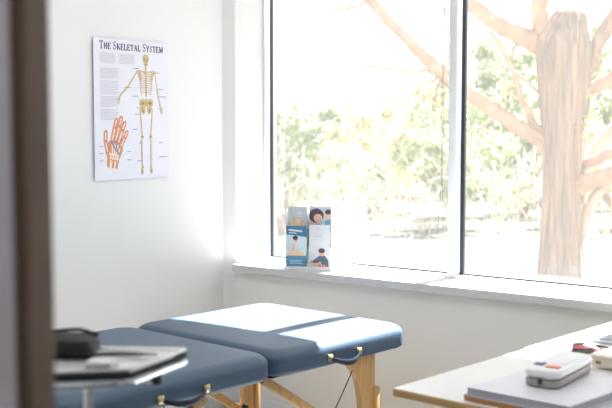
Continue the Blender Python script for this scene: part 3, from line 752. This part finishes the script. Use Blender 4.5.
limb([(-4.333,7.574,1.949), (-4.351,7.543,1.761), (-4.368,7.511,1.557), (-4.33,7.50,1.40)], .012, .004, 'twig', 'twig')
limb([(-4.333,7.574,1.949), (-4.36,7.52,1.87), (-4.55,7.42,1.90), (-4.75,7.25,1.86)], .014, .004, 'twig', 'twig')
limb([(-4.05,8.02,1.63), (-4.20,8.10,1.50), (-4.60,8.4,1.50), (-4.95,8.45,1.52)], .014, .006, 'twig', 'twig')
limb([(-4.30,7.60,1.93), (-4.22,7.55,2.25), (-4.30,7.50,2.5), (-4.42,7.45,2.66)], .012, .006, 'twig', 'twig')
limb([(-3.80,8.42,1.40), (-3.95,8.30,1.75), (-4.0,8.2,2.0), (-4.15,8.1,2.3)], .035, .015, 'bark_red')
limb([(-3.98,8.30,2.28), (-4.02,8.26,2.1), (-4.0,8.25,1.9), (-4.08,8.2,1.75)], .014, .006, 'twig', 'twig')
# hanging sprays of leaves
def spray(c, sz, n_, m, parent, nm, hang=True):
    b = MB(); i_ = b.mi(m)
    for _ in range(n_):
        p = Vector((rng.gauss(0, sz*.42), rng.gauss(0, sz*.42), rng.gauss(0, sz*.6))) + Vector(c)
        leafq(b, p, .016, .03, i_)
    o = b.build(nm, parent); o['kind'] = 'stuff'; return o
def leafq(b, p, w_, l_, i_):
    a = Vector((rng.gauss(0,1), rng.gauss(0,1), rng.gauss(0,1))).normalized(); c = a.cross(Vector((rng.gauss(0,1), rng.gauss(0,1), rng.gauss(0,1)))).normalized()
    k = rng.uniform(.7, 1.3)
    v = [b.bm.verts.new(p - a*l_*k), b.bm.verts.new(p + c*w_*k), b.bm.verts.new(p + a*l_*k), b.bm.verts.new(p - c*w_*k)]
    f = b.bm.faces.new(v); f.material_index = i_
for c, sz, n_, m in (((-4.35,7.53,1.72), .14, 70, 'leaf_y'), ((-4.40,7.49,1.52), .10, 50, 'leaf'), ((-4.32,7.56,1.86), .10, 40, 'leaf_y'), ((-4.06,8.22,1.82), .13, 60, 'leaf_y'), ((-3.46,8.5,1.55), .12, 50, 'leaf_y'), ((-4.70,7.06,2.60), .05, 20, 'leaf')):
    spray(Vector(c)+off, sz, n_, m, tr, 'leaf_spray')

# shrubs : crowns of small leaves on bare stems
def shrub(seed, m, wd, ht, n_, leafs, tw='twig'):
    rng.seed(seed)
    t = empty('shrub', (0,0,0))
    b = MB(); i_ = b.mi(m); clumps = []
    s = MB()
    for k in range(26):
        an = rng.uniform(0, 6.28); rr = wd*.5*math.sqrt(rng.random()); z = ht*rng.uniform(.22, .95)
        rr *= math.sqrt(max(.05, 1-(z/ht)**2*.8)); c = Vector((rr*math.cos(an), rr*math.sin(an), z)); clumps.append((c, rng.uniform(.16, .34)*ht*.5))
        if k % 2 == 0:
            s.tube(smooth([(c.x*.1, c.y*.1, 0), (c.x*.45, c.y*.45, c.z*.5), c+Vector((0, 0, .1))], 3), [.03, .028, .024, .02, .016, .012, .008], tw, 5)
    for _ in range(n_):
        c, r = rng.choice(clumps); d = Vector((rng.gauss(0,1), rng.gauss(0,1), rng.gauss(0,.8))).normalized()*r*rng.random()**.45
        leafq(b, c+d, leafs*.6, leafs, i_)
    b.build('foliage', t); s.build('stems', t)
    return t
def place(o, loc, rz, sc, label, first):
    r_ = o if first else o.copy()
    if not first:
        COL.objects.link(r_)
        for ch in list(o.children):
            c = ch.copy(); COL.objects.link(c); c.parent = r_
    r_.location = loc; r_.rotation_euler = (0, 0, rz); r_.scale = sc
    tag(r_, label, 'shrub', 'shrubs beyond the window'); return r_
SH = {'a': shrub(3, 'leaf', 2.4, 2.0, 3600, .055), 'b': shrub(5, 'leaf_y', 2.2, 1.9, 2800, .05), 'c': shrub(9, 'leaf_g', 2.6, 2.2, 3600, .06)}
used = set()
spots = [
 ('c', (-9.42, 11.99), 1.3, (1, 1, .86), 'nearer grey-green shrub outside, behind the brochure rack in the left pane'),
 ('a', (-7.45, 13.47), .7, (1, 1, .92), 'sage shrub outside, nearest one crossed by the window mullion'),
 ('b', (-5.45, 14.98), 4.0, (1, 1, .95), 'yellow-green shrub outside, right of the cedar trunk'),
 ('b', (-10.29, 15.47), 3.0, (1.15, 1.15, 1.05), 'pale yellow-green shrub outside, in the middle of the left pane'),
 ('c', (-8.12, 17.1), 5.0, (1.15, 1.15, 1.40), 'tall grey-green shrub outside, between mullion and cedar trunk'),
 ('a', (-5.90, 18.8), 2.6, (1.1, 1.1, 1.25), 'sage shrub outside at the right edge, behind the bare right limbs'),
 ('a', (-13.1, 17.4), 2.2, (1.1, 1.1, 1.0), 'far sage shrub outside, beside the left window frame'),
 ('b', (-11.03, 19.3), .1, (1.3, 1.3, 1.25), 'far yellow-green shrub outside, just left of the mullion'),
 ('c', (-8.36, 21.3), 3.6, (1.2, 1.2, 1.7), 'farthest grey-green shrub outside, directly behind the cedar trunk'),
]
for key, (x, y), rz, sc, lab in spots:
    place(SH[key], (x, y, gz(x, y)), rz, sc, lab, key not in used); used.add(key)

# tangled pale dry stalks in front of the shrubs
rng.seed(21)
b = MB()
for _ in range(260):
    t = rng.random(); base = Vector((-8.9+4.4*t, 11.6+3.0*t, 0)) + Vector((rng.uniform(-.9, .9), rng.uniform(-1.0, 1.0), 0)); base.z = gz(base.x, base.y)
    d = Vector((rng.gauss(0, 1), rng.gauss(0, .6), 0)).normalized()*rng.uniform(.2, .9); h = rng.uniform(.35, 1.35)
    b.tube(smooth([base, base+d*.35+Vector((0, 0, h*.7)), base+d*.8+Vector((0, 0, h)), base+d*1.3+Vector((0, 0, h*.8))], 2), [.008, .008, .007, .006, .005, .004, .003], 'dry', 4)
tag(b.build('dry_stalks'), 'tangle of pale dry stalks on the ground before the shrubs', 'dry grass', kind='stuff')

# ------------------------------------------------------------------ light
W = bpy.data.worlds.new('World'); scene.world = W; W.use_nodes = True
bg = W.node_tree.nodes['Background']; bg.inputs[0].default_value = (.93,.97,1,1); bg.inputs[1].default_value = 1.45
sd = bpy.data.lights.new('sun', 'SUN'); sd.energy = 47; sd.angle = R(.6); sd.color = (1,.98,.95)
so = bpy.data.objects.new('sun', sd); COL.objects.link(so)
d = Vector((-.075, -1, -1.28)).normalized(); so.rotation_euler = d.to_track_quat('-Z', 'Y').to_euler(); so.location = (0, 8, 9)

# ------------------------------------------------------------------ camera
cd = bpy.data.cameras.new('camera'); cam = bpy.data.objects.new('camera', cd); COL.objects.link(cam); scene.camera = cam
cd.sensor_width = 36; cd.lens = 1050/612*36; cd.clip_start = .05; cd.clip_end = 200
cam.location = (0, 0, 1.5); cam.rotation_euler = (R(90)-math.atan(77/1050), 0, R(37))
cd.dof.use_dof = True; cd.dof.focus_distance = 4.7; cd.dof.aperture_fstop = 3.4
vs_ = scene.view_settings; vs_.view_transform = 'Standard'; vs_.look = 'None'; vs_.exposure = .06; vs_.gamma = 1; vs_.use_curve_mapping = False
scene.cycles.use_denoising = True
scene.cycles.max_bounces = 12; scene.cycles.diffuse_bounces = 6; scene.cycles.transparent_max_bounces = 16
scene.cycles.caustics_reflective = False; scene.cycles.caustics_refractive = False
scene.cycles.sample_clamp_indirect = 8
